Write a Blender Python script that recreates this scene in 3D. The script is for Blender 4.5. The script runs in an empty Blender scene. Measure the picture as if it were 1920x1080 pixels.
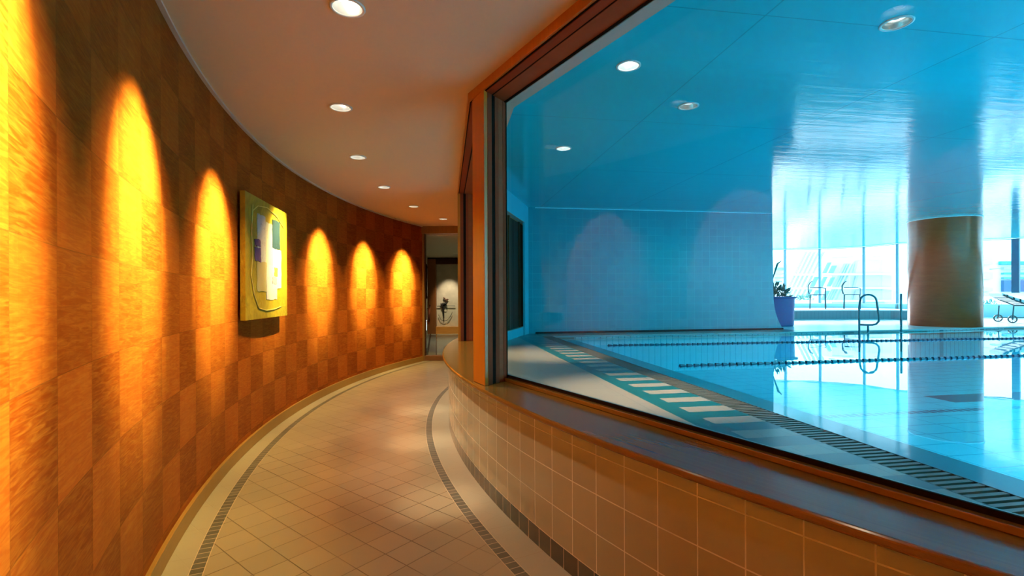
import bpy, bmesh, math, random
from mathutils import Vector, Matrix

# ------------------------------------------------------------------ camera, light, exposure
sc = bpy.context.scene
COL = sc.collection
sc.view_settings.view_transform = 'Standard'
sc.view_settings.look = 'None'
sc.view_settings.gamma = 1.0
sc.view_settings.exposure = 0.0
sc.view_settings.use_curve_mapping = False

cam_data = bpy.data.cameras.new('camera')
cam = bpy.data.objects.new('camera', cam_data)
COL.objects.link(cam)
cam_data.sensor_width = 36.0
cam_data.lens = 17.0
cam_data.shift_y = 15.0 / 1920.0
cam_data.clip_start = 0.02
cam_data.clip_end = 300
cam.matrix_world = Matrix.Translation((0, 0, 1.17)) @ Matrix.Rotation(math.radians(90), 4, 'X') @ Matrix.Rotation(-0.0045, 4, 'Z')
sc.camera = cam

SKY = (0.33, 0.76, 1.0)
SKY_STRENGTH = 6.5
WARM = (1.0, 1.0, 0.38)
NEUTRAL = (1.0, 0.80, 0.52)
WASH_POWER = 1250.0
def fill_area(name, loc, sx, sy, power, color):
    d = bpy.data.lights.new(name, 'AREA'); d.shape = 'RECTANGLE'; d.size = sx; d.size_y = sy
    d.energy = power; d.color = color
    o = bpy.data.objects.new(name, d); COL.objects.link(o); o.location = loc
    return o
# added cyan fill under the ceiling, over the pool hall's unseen right end
fill_area('added_hall_fill', (9.5, 1.6, 2.64), 7.0, 4.5, 900, (0.0, .88, 1.0))
sun_data = bpy.data.lights.new('sun', 'SUN'); sun_data.energy = 14.0; sun_data.angle = math.radians(4); sun_data.color = (1.0, .93, .95)
sun = bpy.data.objects.new('sun', sun_data); COL.objects.link(sun)
sun.rotation_euler = Vector((-.30, -.90, -.335)).to_track_quat('-Z', 'Y').to_euler()
world = bpy.data.worlds.new('sky')
sc.world = world
world.use_nodes = True
wn = world.node_tree
wn.nodes['Background'].inputs['Color'].default_value = (*SKY, 1)
wn.nodes['Background'].inputs['Strength'].default_value = SKY_STRENGTH

def spot(name, loc, target, power, angle, blend, color, size=0.03, parent=None):
    d = bpy.data.lights.new(name, 'SPOT')
    d.energy = power; d.spot_size = math.radians(angle); d.spot_blend = blend
    d.color = color; d.shadow_soft_size = size
    o = bpy.data.objects.new(name, d); COL.objects.link(o)
    v = Vector(target) - Vector(loc)
    o.rotation_euler = v.to_track_quat('-Z', 'Y').to_euler()
    o.location = loc
    if parent:
        o.parent = parent
        o.matrix_parent_inverse = Matrix.Translation(parent.location).inverted()
    return o

# ------------------------------------------------------------------ layout numbers
C = Vector((6.6, 5.55))                # centre of the corridor's curve
R_WALL, R_LOW, R_LEDGE = 8.83, 7.27, 7.325
H_COR, H_POOL, Z_DECK, Z_WATER = 2.44, 2.695, 0.52, 0.487
U = Vector((0.9877, 0.156)); V = Vector((-0.156, 0.9877))   # pool axes
def ab(a, b): return U * a + V * b
def pol(r, deg): return Vector((C.x + r * math.cos(math.radians(deg)), C.y + r * math.sin(math.radians(deg))))
VERT = [Vector(v) for v in ((3.52, -1.21), (1.20, 0.53), (-0.27, 3.03), (-0.65, 5.80), (0.05, 8.61), (1.55, 11.0))]
def offs(o, pts=VERT):
    out = []
    ns = []
    for i in range(len(pts) - 1):
        d = (pts[i + 1] - pts[i]).normalized(); ns.append(Vector((d.y, -d.x)))
    for i, p in enumerate(pts):
        if i == 0: out.append(p + ns[0] * o)
        elif i == len(pts) - 1: out.append(p + ns[-1] * o)
        else:
            m = (ns[i - 1] + ns[i]).normalized()
            out.append(p + m * (o / m.dot(ns[i])))
    return out

# ------------------------------------------------------------------ node helper
class S:
    def __init__(s, t, sock): s.t = t; s.s = sock
    def _m(s, op, *a, clamp=False):
        n = s.t.nodes.new('ShaderNodeMath'); n.operation = op; n.use_clamp = clamp
        for i, x in enumerate((s,) + a):
            if isinstance(x, S): s.t.links.new(x.s, n.inputs[i])
            else: n.inputs[i].default_value = x
        return S(s.t, n.outputs[0])
    def __add__(s, o): return s._m('ADD', o)
    def __sub__(s, o): return s._m('SUBTRACT', o)
    def __mul__(s, o): return s._m('MULTIPLY', o)
    def __truediv__(s, o): return s._m('DIVIDE', o)
    def gt(s, o): return s._m('GREATER_THAN', o)
    def lt(s, o): return s._m('LESS_THAN', o)
    def floor(s): return s._m('FLOOR')
    def fract(s): return s._m('FRACT')
    def abs(s): return s._m('ABSOLUTE')
    def pow(s, o): return s._m('POWER', o)
    def sqrt(s): return s._m('SQRT')
    def atan2(s, o): return s._m('ARCTAN2', o)
    def mod(s, o): return s._m('FLOORED_MODULO', o)
    def max(s, o): return s._m('MAXIMUM', o)
    def min(s, o): return s._m('MINIMUM', o)
    def clamp(s): return s._m('ADD', 0.0, clamp=True)

class M:
    """a material under construction"""
    def __init__(s, name, color=(.8, .8, .8), rough=.5, metal=0.0, spec=.5):
        s.m = bpy.data.materials.new(name); s.m.use_nodes = True
        s.t = s.m.node_tree; s.b = s.t.nodes['Principled BSDF']
        s.b.inputs['Base Color'].default_value = (*color, 1)
        s.b.inputs['Roughness'].default_value = rough
        s.b.inputs['Metallic'].default_value = metal
        s.b.inputs['Specular IOR Level'].default_value = spec
        s._pos = None
    def pos(s):
        if not s._pos:
            g = s.t.nodes.new('ShaderNodeNewGeometry')
            q = s.t.nodes.new('ShaderNodeSeparateXYZ'); s.t.links.new(g.outputs['Position'], q.inputs[0])
            s._pos = tuple(S(s.t, q.outputs[i]) for i in range(3))
        return s._pos
    def obj(s):
        g = s.t.nodes.new('ShaderNodeTexCoord')
        q = s.t.nodes.new('ShaderNodeSeparateXYZ'); s.t.links.new(g.outputs['Object'], q.inputs[0])
        return tuple(S(s.t, q.outputs[i]) for i in range(3))
    def vec(s, x, y, z):
        n = s.t.nodes.new('ShaderNodeCombineXYZ')
        for i, v in enumerate((x, y, z)):
            if isinstance(v, S): s.t.links.new(v.s, n.inputs[i])
            else: n.inputs[i].default_value = v
        return n.outputs[0]
    def noise(s, vec, scale=5, detail=3, rough=.5, dist=0.0):
        n = s.t.nodes.new('ShaderNodeTexNoise')
        n.inputs['Scale'].default_value = scale; n.inputs['Detail'].default_value = detail
        n.inputs['Roughness'].default_value = rough; n.inputs['Distortion'].default_value = dist
        s.t.links.new(vec, n.inputs['Vector'])
        return S(s.t, n.outputs[0])
    def rand(s, vec):
        n = s.t.nodes.new('ShaderNodeTexWhiteNoise'); n.noise_dimensions = '3D'
        s.t.links.new(vec, n.inputs['Vector']); return S(s.t, n.outputs['Value'])
    def mix(s, f, a, b):
        n = s.t.nodes.new('ShaderNodeMix'); n.data_type = 'RGBA'
        if isinstance(f, S): s.t.links.new(f.s, n.inputs['Factor'])
        else: n.inputs['Factor'].default_value = f
        for k, v in (('A', a), ('B', b)):
            i = [x for x in n.inputs if x.name == k and x.type == 'RGBA'][0]
            if isinstance(v, tuple): i.default_value = (*v, 1)
            else: s.t.links.new(v, i)
        return [x for x in n.outputs if x.type == 'RGBA'][0]
    def color(s, sock): s.t.links.new(sock, s.b.inputs['Base Color'])
    def rough(s, v): s.t.links.new(v.s, s.b.inputs['Roughness'])
    def bump(s, h, dist=.002, strength=1.0, shader=None):
        n = s.t.nodes.new('ShaderNodeBump'); n.inputs['Distance'].default_value = dist
        n.inputs['Strength'].default_value = strength
        s.t.links.new(h.s, n.inputs['Height'])
        s.t.links.new(n.outputs[0], (shader or s.b).inputs['Normal'])
    def emit(s, color, strength):
        s.b.inputs['Emission Color'].default_value = (*color, 1)
        s.b.inputs['Emission Strength'].default_value = strength

def polar(m):
    x, y, z = m.pos()
    dx = S(m.t, x.s) * -1.0 + C.x; dy = S(m.t, y.s) * -1.0 + C.y   # C - p : no wrap on the corridor's side
    r = (dx * dx + dy * dy).sqrt()
    th = dy.atan2(dx)          # 0 towards -x
    return r, th, z
def line(v, pitch, w):
    """1 on a joint of width w every pitch"""
    f = (v / pitch).fract()
    return (f - .5).abs().gt(.5 - w / pitch / 2)
def ab_nodes(m):
    x, y, z = m.pos()
    return x * U.x + y * U.y, x * V.x + y * V.y, z

# ------------------------------------------------------------------ materials
def mat_veneer():
    m = M('birch_veneer_panels', rough=.42, spec=.04)
    r, th, z = polar(m)
    s = th * R_WALL + 40.0 + 0.062
    zz = (z * -1.0) + 2.445
    iu = (s / .2925).floor(); iv = (zz / .29).floor()
    par = (iu + iv).mod(2.0)
    rnd = m.rand(m.vec(iu, iv, 3.0)); rnd2 = m.rand(m.vec(iu, iv, 9.0))
    off = rnd * 31.0
    gv = m.noise(m.vec(s * 34.0 + off, zz * 2.2 + off, off), 1.0, 4, .6, .6)
    gh = m.noise(m.vec(s * 3.0 + off, zz * 26.0 + off, off), 1.0, 4, .6, 1.2)
    fig = m.noise(m.vec(s * 9.0 + off, zz * 6.0 + zz * s * 2.0, off), 1.0, 3, .55, 1.5)
    g = gv * par + gh * (par * -1.0 + 1.0)
    tone = (par * .62 + rnd * .38)
    base = m.mix(tone, (.21, .036, .003), (.34, .072, .008))
    dark = m.mix(tone, (.145, .021, .0015), (.26, .050, .005))
    c = m.mix((g * 1.1 - .05).clamp(), dark, base)
    c2 = m.mix((fig * 1.8 - .72).clamp(), c, m.mix(.35, c, (.70, .30, .04)))
    j = line(s, .2925, .0022).max(line(zz, .29, .002))
    c3 = m.mix(j * .55, c2, (.10, .035, .010))
    m.color(c3)
    m.bump(j * -1.0 + g * .05, .0012)
    return m.m

def mat_wood(name, a, b, rough=.35, sx=3, sy=3, sz=40, axis='z', spec=.5):
    m = M(name, rough=rough, spec=spec)
    x, y, z = m.pos()
    g = m.noise(m.vec(x * sx, y * sy, z * sz), 1.0, 5, .6, .8)
    m.color(m.mix((g * 1.6 - .3).clamp(), a, b)); m.bump(g, .0004)
    return m.m

def mat_arc_wood(name, a, b, rough):
    m = M(name, rough=rough)
    r, th, z = polar(m)
    g = m.noise(m.vec(th * 9.0, r * 75.0, z * 75.0), 1.0, 5, .6, .7)
    g2 = m.noise(m.vec(th * 2.0, r * 9.0, z), 1.0, 3, .5, .3)
    c = m.mix((g * .9).clamp(), a, b)
    m.color(m.mix(g2 * .3, c, tuple(v * .7 for v in a)))
    return m.m

def mat_floor():
    m = M('corridor_floor_tiles', rough=.34)
    r, th, z = polar(m)
    x, y, _ = m.pos()
    ca, sa = math.cos(math.radians(-39)), math.sin(math.radians(-39))
    p = (x + .464) * ca + (y - 2.103) * sa + 30.0
    q = (x + .464) * -sa + (y - 2.103) * ca + 30.0
    jd = line(p, .15, .0045).max(line(q, .15, .0045))
    rn = m.rand(m.vec((p / .15).floor(), (q / .15).floor(), 1.0))
    main = m.mix(rn, (.27, .222, .150), (.305, .250, .170))
    nz = m.noise(m.vec(x, y, 0.0), 7, 4)
    main = m.mix(nz * .12, main, (.20, .16, .10))
    jn = m.noise(m.vec(x, y, 2.0), 1.2, 2)
    main = m.mix(jd * ((jn * 3.2 - .95).clamp()), main, (.09, .06, .035))
    # plain border courses beside the mosaic bands
    bl = r.gt(8.71); br = r.lt(7.425)
    jb = line(th * 8.8 + 40.0, .30, .003) * bl
    jb2 = line(th * 7.35 + 40.0, .30, .003) * br
    bord = m.mix(nz * .2, (.31, .27, .20), (.27, .23, .17))
    bord = m.mix(jb.max(jb2) * .45, bord, (.25, .16, .09))
    c = m.mix(bl.max(br), main, bord)
    # mosaic bands
    def band(rc, w):
        e = (r - rc).abs(); return e.lt(w / 2), e.lt(w / 2 + .003)
    for rc, pitch in ((8.682, .046), (7.449, .046)):
        i, o = band(rc, .052)
        t = th * rc + 40.0
        jt = line(t, pitch, .0042)
        rr = m.rand(m.vec((t / pitch).floor(), rc, 5.0))
        tile = m.mix(rr, (.075, .075, .062), (.12, .115, .095))
        tile = m.mix(jt, tile, (.40, .33, .24))
        c = m.mix(o, c, (.50, .38, .26))
        c = m.mix(i, c, tile)
    m.color(c)
    m.bump(jd * -1.0, .001)
    return m.m

def mat_low_tiles():
    m = M('glazed_beige_wall_tiles', rough=.1, spec=.7)
    r, th, z = polar(m)
    s = th * R_LOW + 40.0 + .055
    zz = z - .0895 + 10 * .1535
    dark = z.lt(.0895)
    j1 = line(s, .1535, .0045).max(line(zz, .1535, .0045))
    j2 = line(s, .1023, .0035).max((z - .0895).abs().lt(.002))
    rn = m.rand(m.vec((s / .1535).floor(), (zz / .1535).floor(), 0.0))
    c = m.mix(rn, (.36, .325, .21), (.40, .36, .235))
    c = m.mix(j1, c, (.74, .70, .55))
    rd = m.rand(m.vec((s / .1023).floor(), 0.0, 7.0))
    d = m.mix(rd, (.045, .050, .042), (.085, .085, .07))
    d = m.mix(j2, d, (.60, .46, .31))
    m.color(m.mix(dark, c, d))
    j = j1 * (dark * -1.0 + 1.0) + j2 * dark
    wob = m.noise(m.vec(s, z, rn * 9.0), 5, 1)
    m.bump(j * -1.0 + wob * .12, .0015)
    m.rough(j * .5 + .09)
    return m.m

def mat_plaster(name, c, rough=.8, spec=.2):
    m = M(name, rough=rough, spec=spec)
    x, y, z = m.pos()
    n = m.noise(m.vec(x, y, z), 30, 4)
    m.color(m.mix(n * .25, c, tuple(v * .86 for v in c))); m.bump(n, .0006)
    return m.m

def mat_pool_ceiling():
    m = M('lacquered_pool_ceiling', rough=.09, spec=.9)
    a, b, z = ab_nodes(m)
    a2 = a - 1.785 + 30.0; b2 = b - 2.39 + 32.4
    j = line(a2, 1.5, .010).max(line(b2, 1.62, .008))
    n = m.noise(m.vec(a * 1.3, b * 11.0, 0.0), 1.0, 4, .6, .4)
    n2 = m.noise(m.vec(a * .5, b * .5, 4.0), 1.0, 2)
    m.color(m.mix(j * .6, m.mix(n2 * .3, (.012, .55, .66), (.010, .50, .60)), (.004, .25, .30)))
    m.bump(n + n2 * .6, .006, .4)
    return m.m

def mat_pool_wall():
    m = M('blue_pool_wall_tiles', rough=.30)
    a, b, z = ab_nodes(m)
    av = a + 30.0; zz = z + 1.5 * .97
    j = line(av, .15, .005).max(line(zz, .137, .005))
    rn = m.rand(m.vec((av / .15).floor(), (zz / .137).floor(), 0.0))
    nn = m.noise(m.vec(a, z, 0.0), 1.3, 2)
    m.color(m.mix(j * ((nn * 3.0 - .9).clamp()) * .8, m.mix(rn, (.008, .29, .37), (.010, .32, .40)), (.05, .50, .58)))
    m.bump(j * -1.0, .001)
    return m.m

def mat_deck():
    m = M('pool_deck_tiles', rough=.28)
    a, b, z = ab_nodes(m)
    x, y, _ = m.pos()
    n = m.noise(m.vec(x, y, 0.0), 5, 4)
    cream = m.mix(n * .5, (.26, .25, .205), (.20, .195, .16))
    jj = line(a + 30.0, .30, .004).max(line(b + 30.0, .25, .004))
    cream = m.mix(jj * .5, cream, (.14, .14, .12))
    teal = m.mix(n * .5, (.008, .11, .125), (.007, .09, .10))
    row = (b / .25 + 40.0).fract().lt(.48)
    inner = a.gt(1.39)
    tj = line(a + 30.0 - 1.39, .14, .003)
    t2 = m.mix(row * inner * (tj * -.6 + 1.0), teal, (.27, .265, .22))
    band = a.gt(1.28) * a.lt(1.70) * b.lt(8.0)
    m.color(m.mix(band, cream, t2))
    m.bump(jj * -1.0 + n * .3, .001)
    return m.m

def mat_pool_tile():
    m = M('pool_basin_tiles', rough=.25)
    a, b, z = ab_nodes(m)
    # floor grid, tile rows on the walls, dark lane bars
    gf = line(a + 30.0, .43, .012).max(line(b + 30.0, .27, .015))
    gw = line(a + 30.0, .105, .010).max(line(b + 30.0, .105, .010))
    isf = z.lt(-.09)
    g = gf * isf + gw * (isf * -1.0 + 1.0)
    row = z.gt(.36)  # waterline tile row; its lit look is put into a paler colour
    c = m.mix(g * .95, m.mix(row, (.22, .78, .90), (.55, .97, 1.0)), m.mix(row, (.05, .42, .55), (.02, .30, .40)))
    bar = a.gt(6.0) * b.gt(4.78) * b.lt(5.16) * isf
    stripe = (b - 4.46).abs().lt(.055) * isf
    stripe = stripe * (a / .09).fract().gt(.18)
    c = m.mix(bar.max(stripe * .9), c, (.01, .10, .22))
    m.color(c)
    return m.m

def mat_clear(name, f0, tint, rough=0.0, bumpscale=None):
    """thin clear sheet or water surface: mirror share grows at grazing angles"""
    m = bpy.data.materials.new(name); m.use_nodes = True
    t = m.node_tree; t.nodes.remove(t.nodes['Principled BSDF'])
    out = t.nodes['Material Output']
    lw = t.nodes.new('ShaderNodeLayerWeight'); lw.inputs['Blend'].default_value = .5
    f = S(t, lw.outputs['Facing']).pow(5.0) * (1 - f0) + f0
    tr = t.nodes.new('ShaderNodeBsdfTransparent'); tr.inputs[0].default_value = (*tint, 1)
    gl = t.nodes.new('ShaderNodeBsdfGlossy'); gl.inputs['Roughness'].default_value = rough
    gl.inputs['Color'].default_value = (1, 1, 1, 1)
    mx = t.nodes.new('ShaderNodeMixShader')
    t.links.new(f.s, mx.inputs[0]); t.links.new(tr.outputs[0], mx.inputs[1]); t.links.new(gl.outputs[0], mx.inputs[2])
    t.links.new(mx.outputs[0], out.inputs[0])
    if bumpscale:
        g = t.nodes.new('ShaderNodeNewGeometry')
        n = t.nodes.new('ShaderNodeTexNoise'); n.inputs['Scale'].default_value = bumpscale
        n.inputs['Detail'].default_value = 2
        t.links.new(g.outputs['Position'], n.inputs['Vector'])
        b = t.nodes.new('ShaderNodeBump'); b.inputs['Distance'].default_value = .0012; b.inputs['Strength'].default_value = .5
        t.links.new(n.outputs[0], b.inputs['Height']); t.links.new(b.outputs[0], gl.inputs['Normal'])
    return m

def plain(name, c, rough=.5, metal=0.0, spec=.5):
    m = M(name, c, rough, metal, spec)
    x, y, z = m.obj()
    n = m.noise(m.vec(x, y, z), 14, 3)
    m.color(m.mix(n * .3, c, tuple(v * .8 for v in c)))
    return m.m
def lamp_mat(name, c, s):
    m = M(name, (1, 1, 1), .4); m.emit(c, s); return m.m

VENEER = mat_veneer()
FLOOR = mat_floor()
LOWTILE = mat_low_tiles()
CEIL = mat_plaster('beige_ceiling_plaster', (.72, .57, .40))
TRIMW = plain('pale_shadow_trim', (.62, .50, .45), .5)
HONEY = mat_arc_wood('honey_wood_ledge', (.15, .066, .010), (.27, .125, .019), .17)
BASEW = mat_arc_wood('baseboard_wood', (.26, .135, .028), (.36, .19, .045), .4)
POSTW = mat_wood('orange_post_wood', (.42, .135, .008), (.54, .185, .014), .30, 40, 40, 3)
BROWNW = mat_wood('brown_track_wood', (.20, .055, .018), (.27, .075, .024), .5, 4, 4, 30, spec=.1)
DARKW = mat_wood('dark_frame_wood', (.06, .02, .01), (.09, .03, .014), .45, 20, 20, 3, spec=.15)
TRACK = plain('taupe_aluminium_track', (.21, .05, .022), .7, 0.0, .04)
BLACK = plain('black_rubber_gasket', (.010, .006, .005), .8, 0, .06)
POOLCEIL = mat_pool_ceiling()
POOLWALL = mat_pool_wall()
BLUEPAINT = mat_plaster('pale_blue_paint', (.03, .52, .66), .5, .4)
SOFFIT = mat_plaster('beige_soffit', (.55, .46, .40))
DECK = mat_deck()
CREAM = mat_plaster('cream_stone_sill', (.30, .36, .36), .4, .5)
BASIN = mat_pool_tile()
WATER = mat_clear('still_pool_water', .03, (.70, .96, 1.0), 0.0, 2.2)
GLASS = mat_clear('clear_window_glass', .013, (.97, .985, .98))
CHROME = plain('polished_steel', (.75, .75, .75), .12, 1.0)
WHITEM = plain('white_metal_trim', (.8, .8, .78), .35)
SHUT = plain('dark_brown_shutter', (.05, .018, .014), .6, 0, .15)
REFL = plain('bright_reflector', (.7, .7, .66), .18, .6)
BULB = lamp_mat('lit_lamp', (1.0, .93, .80), 8.0)
BULB2 = lamp_mat('lit_cool_lamp', (.85, .97, 1.0), 10.0)

# ------------------------------------------------------------------ mesh helpers
def link(name, me, mat=None, parent=None, smooth=False):
    o = bpy.data.objects.new(name, me); COL.objects.link(o)
    if mat: me.materials.append(mat)
    if smooth:
        for p in me.polygons: p.use_smooth = True
    if parent:
        o.parent = parent
        o.matrix_parent_inverse = Matrix.Translation(parent.location).inverted() if parent.rotation_euler[2] == 0 else parent.matrix_basis.inverted()
    return o
def from_bm(name, bm, mat, parent=None, smooth=False, bevel=0):
    bmesh.ops.recalc_face_normals(bm, faces=bm.faces)
    me = bpy.data.meshes.new(name); bm.to_mesh(me); bm.free()
    o = link(name, me, mat, parent, smooth)
    if bevel:
        b = o.modifiers.new('edge', 'BEVEL'); b.width = bevel; b.segments = 3; b.limit_method = 'ANGLE'; b.angle_limit = math.radians(40)
    return o
def prism_bm(bm, pts, z0, z1):
    lo = [bm.verts.new((p[0], p[1], z0)) for p in pts]; hi = [bm.verts.new((p[0], p[1], z1)) for p in pts]
    bm.faces.new(lo[::-1]); bm.faces.new(hi); n = len(pts)
    for i in range(n): bm.faces.new((lo[i], lo[(i + 1) % n], hi[(i + 1) % n], hi[i]))
def prism(name, pts, z0, z1, mat, parent=None, bevel=0, smooth=False):
    bm = bmesh.new(); prism_bm(bm, pts, z0, z1)
    return from_bm(name, bm, mat, parent, smooth, bevel)
def arc(r, a0, a1, n=96): return [pol(r, a0 + (a1 - a0) * i / n) for i in range(n + 1)]
def strip_prism(name, p, q, z0, z1, mat, parent=None, bevel=0, smooth=False):
    """solid between two equally long polylines p, q (quads all along)"""
    bm = bmesh.new(); rows = []
    for u, w in zip(p, q):
        rows.append([bm.verts.new((u[0], u[1], z0)), bm.verts.new((w[0], w[1], z0)), bm.verts.new((w[0], w[1], z1)), bm.verts.new((u[0], u[1], z1))])
    for a, b in zip(rows, rows[1:]):
        for k in range(4): bm.faces.new((a[k], a[(k + 1) % 4], b[(k + 1) % 4], b[k]))
    bm.faces.new(rows[0]); bm.faces.new(rows[-1][::-1])
    return from_bm(name, bm, mat, parent, smooth, bevel)
def box_bm(bm, c, s, rot=None):
    mt = Matrix.Translation(c)
    if rot: mt = mt @ rot
    bmesh.ops.create_cube(bm, size=1, matrix=mt @ Matrix.Diagonal((s[0], s[1], s[2], 1)))
def tube_bm(bm, pts, r, seg=8, close=False):
    pts = [Vector(p) for p in pts]; rings = []; n = len(pts)
    for i, p in enumerate(pts):
        if close: d = pts[(i + 1) % n] - pts[i - 1]
        else: d = pts[min(i + 1, n - 1)] - pts[max(i - 1, 0)]
        d.normalize()
        ref = Vector((0, 0, 1)) if abs(d.z) < .9 else Vector((0.7, 0.7, 0))
        if i and abs(d.dot(prev)) > .2:
            e1 = (prev_e - d * prev_e.dot(d)).normalized()
        else: e1 = d.cross(ref).normalized()
        e2 = d.cross(e1); prev = d.copy(); prev_e = e1.copy()
        rr = r[i] if isinstance(r, (list, tuple)) else r
        rings.append([bm.verts.new(p + (e1 * math.cos(2 * math.pi * k / seg) + e2 * math.sin(2 * math.pi * k / seg)) * rr) for k in range(seg)])
    m = n if close else n - 1
    for i in range(m):
        a, b = rings[i], rings[(i + 1) % n]
        for k in range(seg): bm.faces.new((a[k], a[(k + 1) % seg], b[(k + 1) % seg], b[k]))
    if not close:
        bm.faces.new(rings[0][::-1]); bm.faces.new(rings[-1])
def lathe_bm(bm, prof, c=(0, 0, 0), seg=32):
    rings = []
    for r, z in prof:
        rings.append([bm.verts.new((c[0] + r * math.cos(2 * math.pi * k / seg), c[1] + r * math.sin(2 * math.pi * k / seg), c[2] + z)) for k in range(seg)])
    for a, b in zip(rings, rings[1:]):
        for k in range(seg): bm.faces.new((a[k], a[(k + 1) % seg], b[(k + 1) % seg], b[k]))
    return rings
def lathe(name, prof, c, mat, parent=None, seg=32, cap=True, smooth=True):
    bm = bmesh.new(); rg = lathe_bm(bm, prof, c, seg)
    if cap:
        if prof[0][0] > 1e-4: bm.faces.new(rg[0][::-1])
        if prof[-1][0] > 1e-4: bm.faces.new(rg[-1])
    bmesh.ops.remove_doubles(bm, verts=bm.verts, dist=1e-5)
    return from_bm(name, bm, mat, parent, smooth)
def empty(name, loc=(0, 0, 0)):
    o = bpy.data.objects.new(name, None); COL.objects.link(o); o.location = loc
    o.empty_display_size = .1
    return o
def tag(o, label=None, cat=None, group=None, kind=None):
    if label: o['label'] = label
    if cat: o['category'] = cat
    if group: o['group'] = group
    if kind: o['kind'] = kind
    return o
def struct(o, label=None):
    o['kind'] = 'structure'
    if label: o['label'] = label; 
    return o
def cut_holes(o, holes, z0, z1):
    """holes = (x, y, r): round openings cut clean through a slab"""
    bm = bmesh.new()
    for x, y, r in holes:
        bmesh.ops.create_cone(bm, cap_ends=True, segments=32, radius1=r, radius2=r, depth=z1 - z0,
                              matrix=Matrix.Translation((x, y, (z0 + z1) / 2)))
    me = bpy.data.meshes.new('cutter'); bm.to_mesh(me); bm.free()
    c = bpy.data.objects.new('cutter', me); COL.objects.link(c)
    md = o.modifiers.new('holes', 'BOOLEAN'); md.object = c; md.operation = 'DIFFERENCE'; md.solver = 'EXACT'
    dg = bpy.context.evaluated_depsgraph_get(); dg.update()
    nm = bpy.data.meshes.new_from_object(o.evaluated_get(dg))
    o.modifiers.clear(); o.data = nm
    bpy.data.objects.remove(c); bpy.data.meshes.remove(me)

# ------------------------------------------------------------------ corridor shell
A0, A1 = 158.6, 240.0
o = strip_prism('wall_left', arc(R_WALL, A0, A1), arc(R_WALL + .12, A0, A1), 0, 2.6, VENEER)
struct(o, 'curved wall of checkered honey veneer panels')
o = strip_prism('baseboard_left', arc(R_WALL - .018, A0, A1), arc(R_WALL + .01, A0, A1), 0, .088, BASEW, bevel=.003)
struct(o)
o = strip_prism('trim_1', arc(R_WALL - .022, A0, A1), arc(R_WALL + .01, A0, A1), H_COR - .012, H_COR + .004, TRIMW)
struct(o)
o = strip_prism('floor', arc(R_WALL + .1, A0 - .4, A1), arc(7.05, A0 - 6, A1), -.12, 0, FLOOR)
struct(o, 'beige tiled corridor floor with two dark mosaic bands')

struct(prism('added_wall_behind', [pol(8.96, A1 - .3), pol(6.85, A1 - .3), pol(6.85, A1 + .6), pol(8.96, A1 + .6)], -.1, 2.6, VENEER))  # added unseen end wall, keeps sky light out of the corridor

# low tiled wall and its wooden ledge
o = strip_prism('wall_low', arc(R_LOW, 154, A1), arc(7.05, 154, A1), 0, .612, LOWTILE)
struct(o, 'low curved wall of beige glazed tiles')
def ledge_inner(o):
    """points where rays from C through the ledge arc meet the facet line at offset o"""
    P = offs(o); out = []
    for i in range(97):
        th = math.radians(154 + (A1 - 154) * i / 96)
        d = Vector((math.cos(th), math.sin(th))); best = None
        for a, b in zip(P, P[1:]):
            e = b - a; den = d.x * (-e.y) - d.y * (-e.x)
            if abs(den) < 1e-9: continue
            w = a - C
            t = (w.x * (-e.y) - w.y * (-e.x)) / den; u = (d.x * w.y - d.y * w.x) / den
            if -1e-6 <= u <= 1 + 1e-6 and t > 0: best = t
        out.append(C + d * (best if best else 7.0))
    return out
o = strip_prism('trim_2', arc(R_LEDGE, 154, A1), ledge_inner(.225), .612, .64, HONEY, bevel=.009)
struct(o, 'polished honey wood ledge on the low tiled wall')

# corridor ceiling with its downlights
LIGHT_ANG = [222.2, 213.6, 205.1, 196.6, 188.2, 179.6, 171.0, 162.9]
LPOS = [pol(8.08, a) for a in LIGHT_ANG]
inner = offs(0.03)
pts = arc(R_WALL + .1, A0 - .4, A1) + [pol(7.3, A1)] + inner[1:5] + [Vector((.2, 8.95))]
ceil = prism('ceiling', pts, H_COR, H_COR + .06, CEIL)
cut_holes(ceil, [(p.x, p.y, .064) for p in LPOS], H_COR - .02, H_COR + .08)
struct(ceil, 'flat beige corridor ceiling')

def downlight(name, x, y, z, r, label, group, bulb_mat, aim=None, tilt=0.0):
    t = empty(name, (x, y, z))
    tag(t, label, 'downlight', group)
    c = (x, y, z)
    lathe('trim_ring', [(r * .97, .004), (r * 1.16, 0), (r * 1.16, -.004), (r * .97, -.006), (r * .97, .004)], c, WHITEM, t, cap=False)
    rf = lathe('reflector', [(r * .98, -.003), (r * .90, .035), (r * .72, .075), (r * .45, .1), (r * .02, .105)], c, REFL, t, cap=False)
    b = (x, y, z)
    if aim:
        v = (Vector((aim[0], aim[1])) - Vector((x, y))).normalized() * r * .28
        b = (x + v.x, y + v.y, z)
    lathe('lamp_bulb', [(.001, .025), (r * .28, .028), (r * .42, .045), (r * .36, .075), (r * .2, .1)], b, bulb_mat, rf, seg=20, cap=False)
    return t
names = ['downlight above the camera at the near corridor end', 'second downlight from the near corridor end',
         'largest bright corridor downlight, cut by the top edge of the picture',
         'second nearest visible round downlight in the beige ceiling',
         'third nearest round downlight, ahead of the painting',
         'fourth downlight down the curved corridor ceiling',
         'fifth small downlight down the curved corridor ceiling',
         'farthest small downlight in front of the doorway beam']
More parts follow.
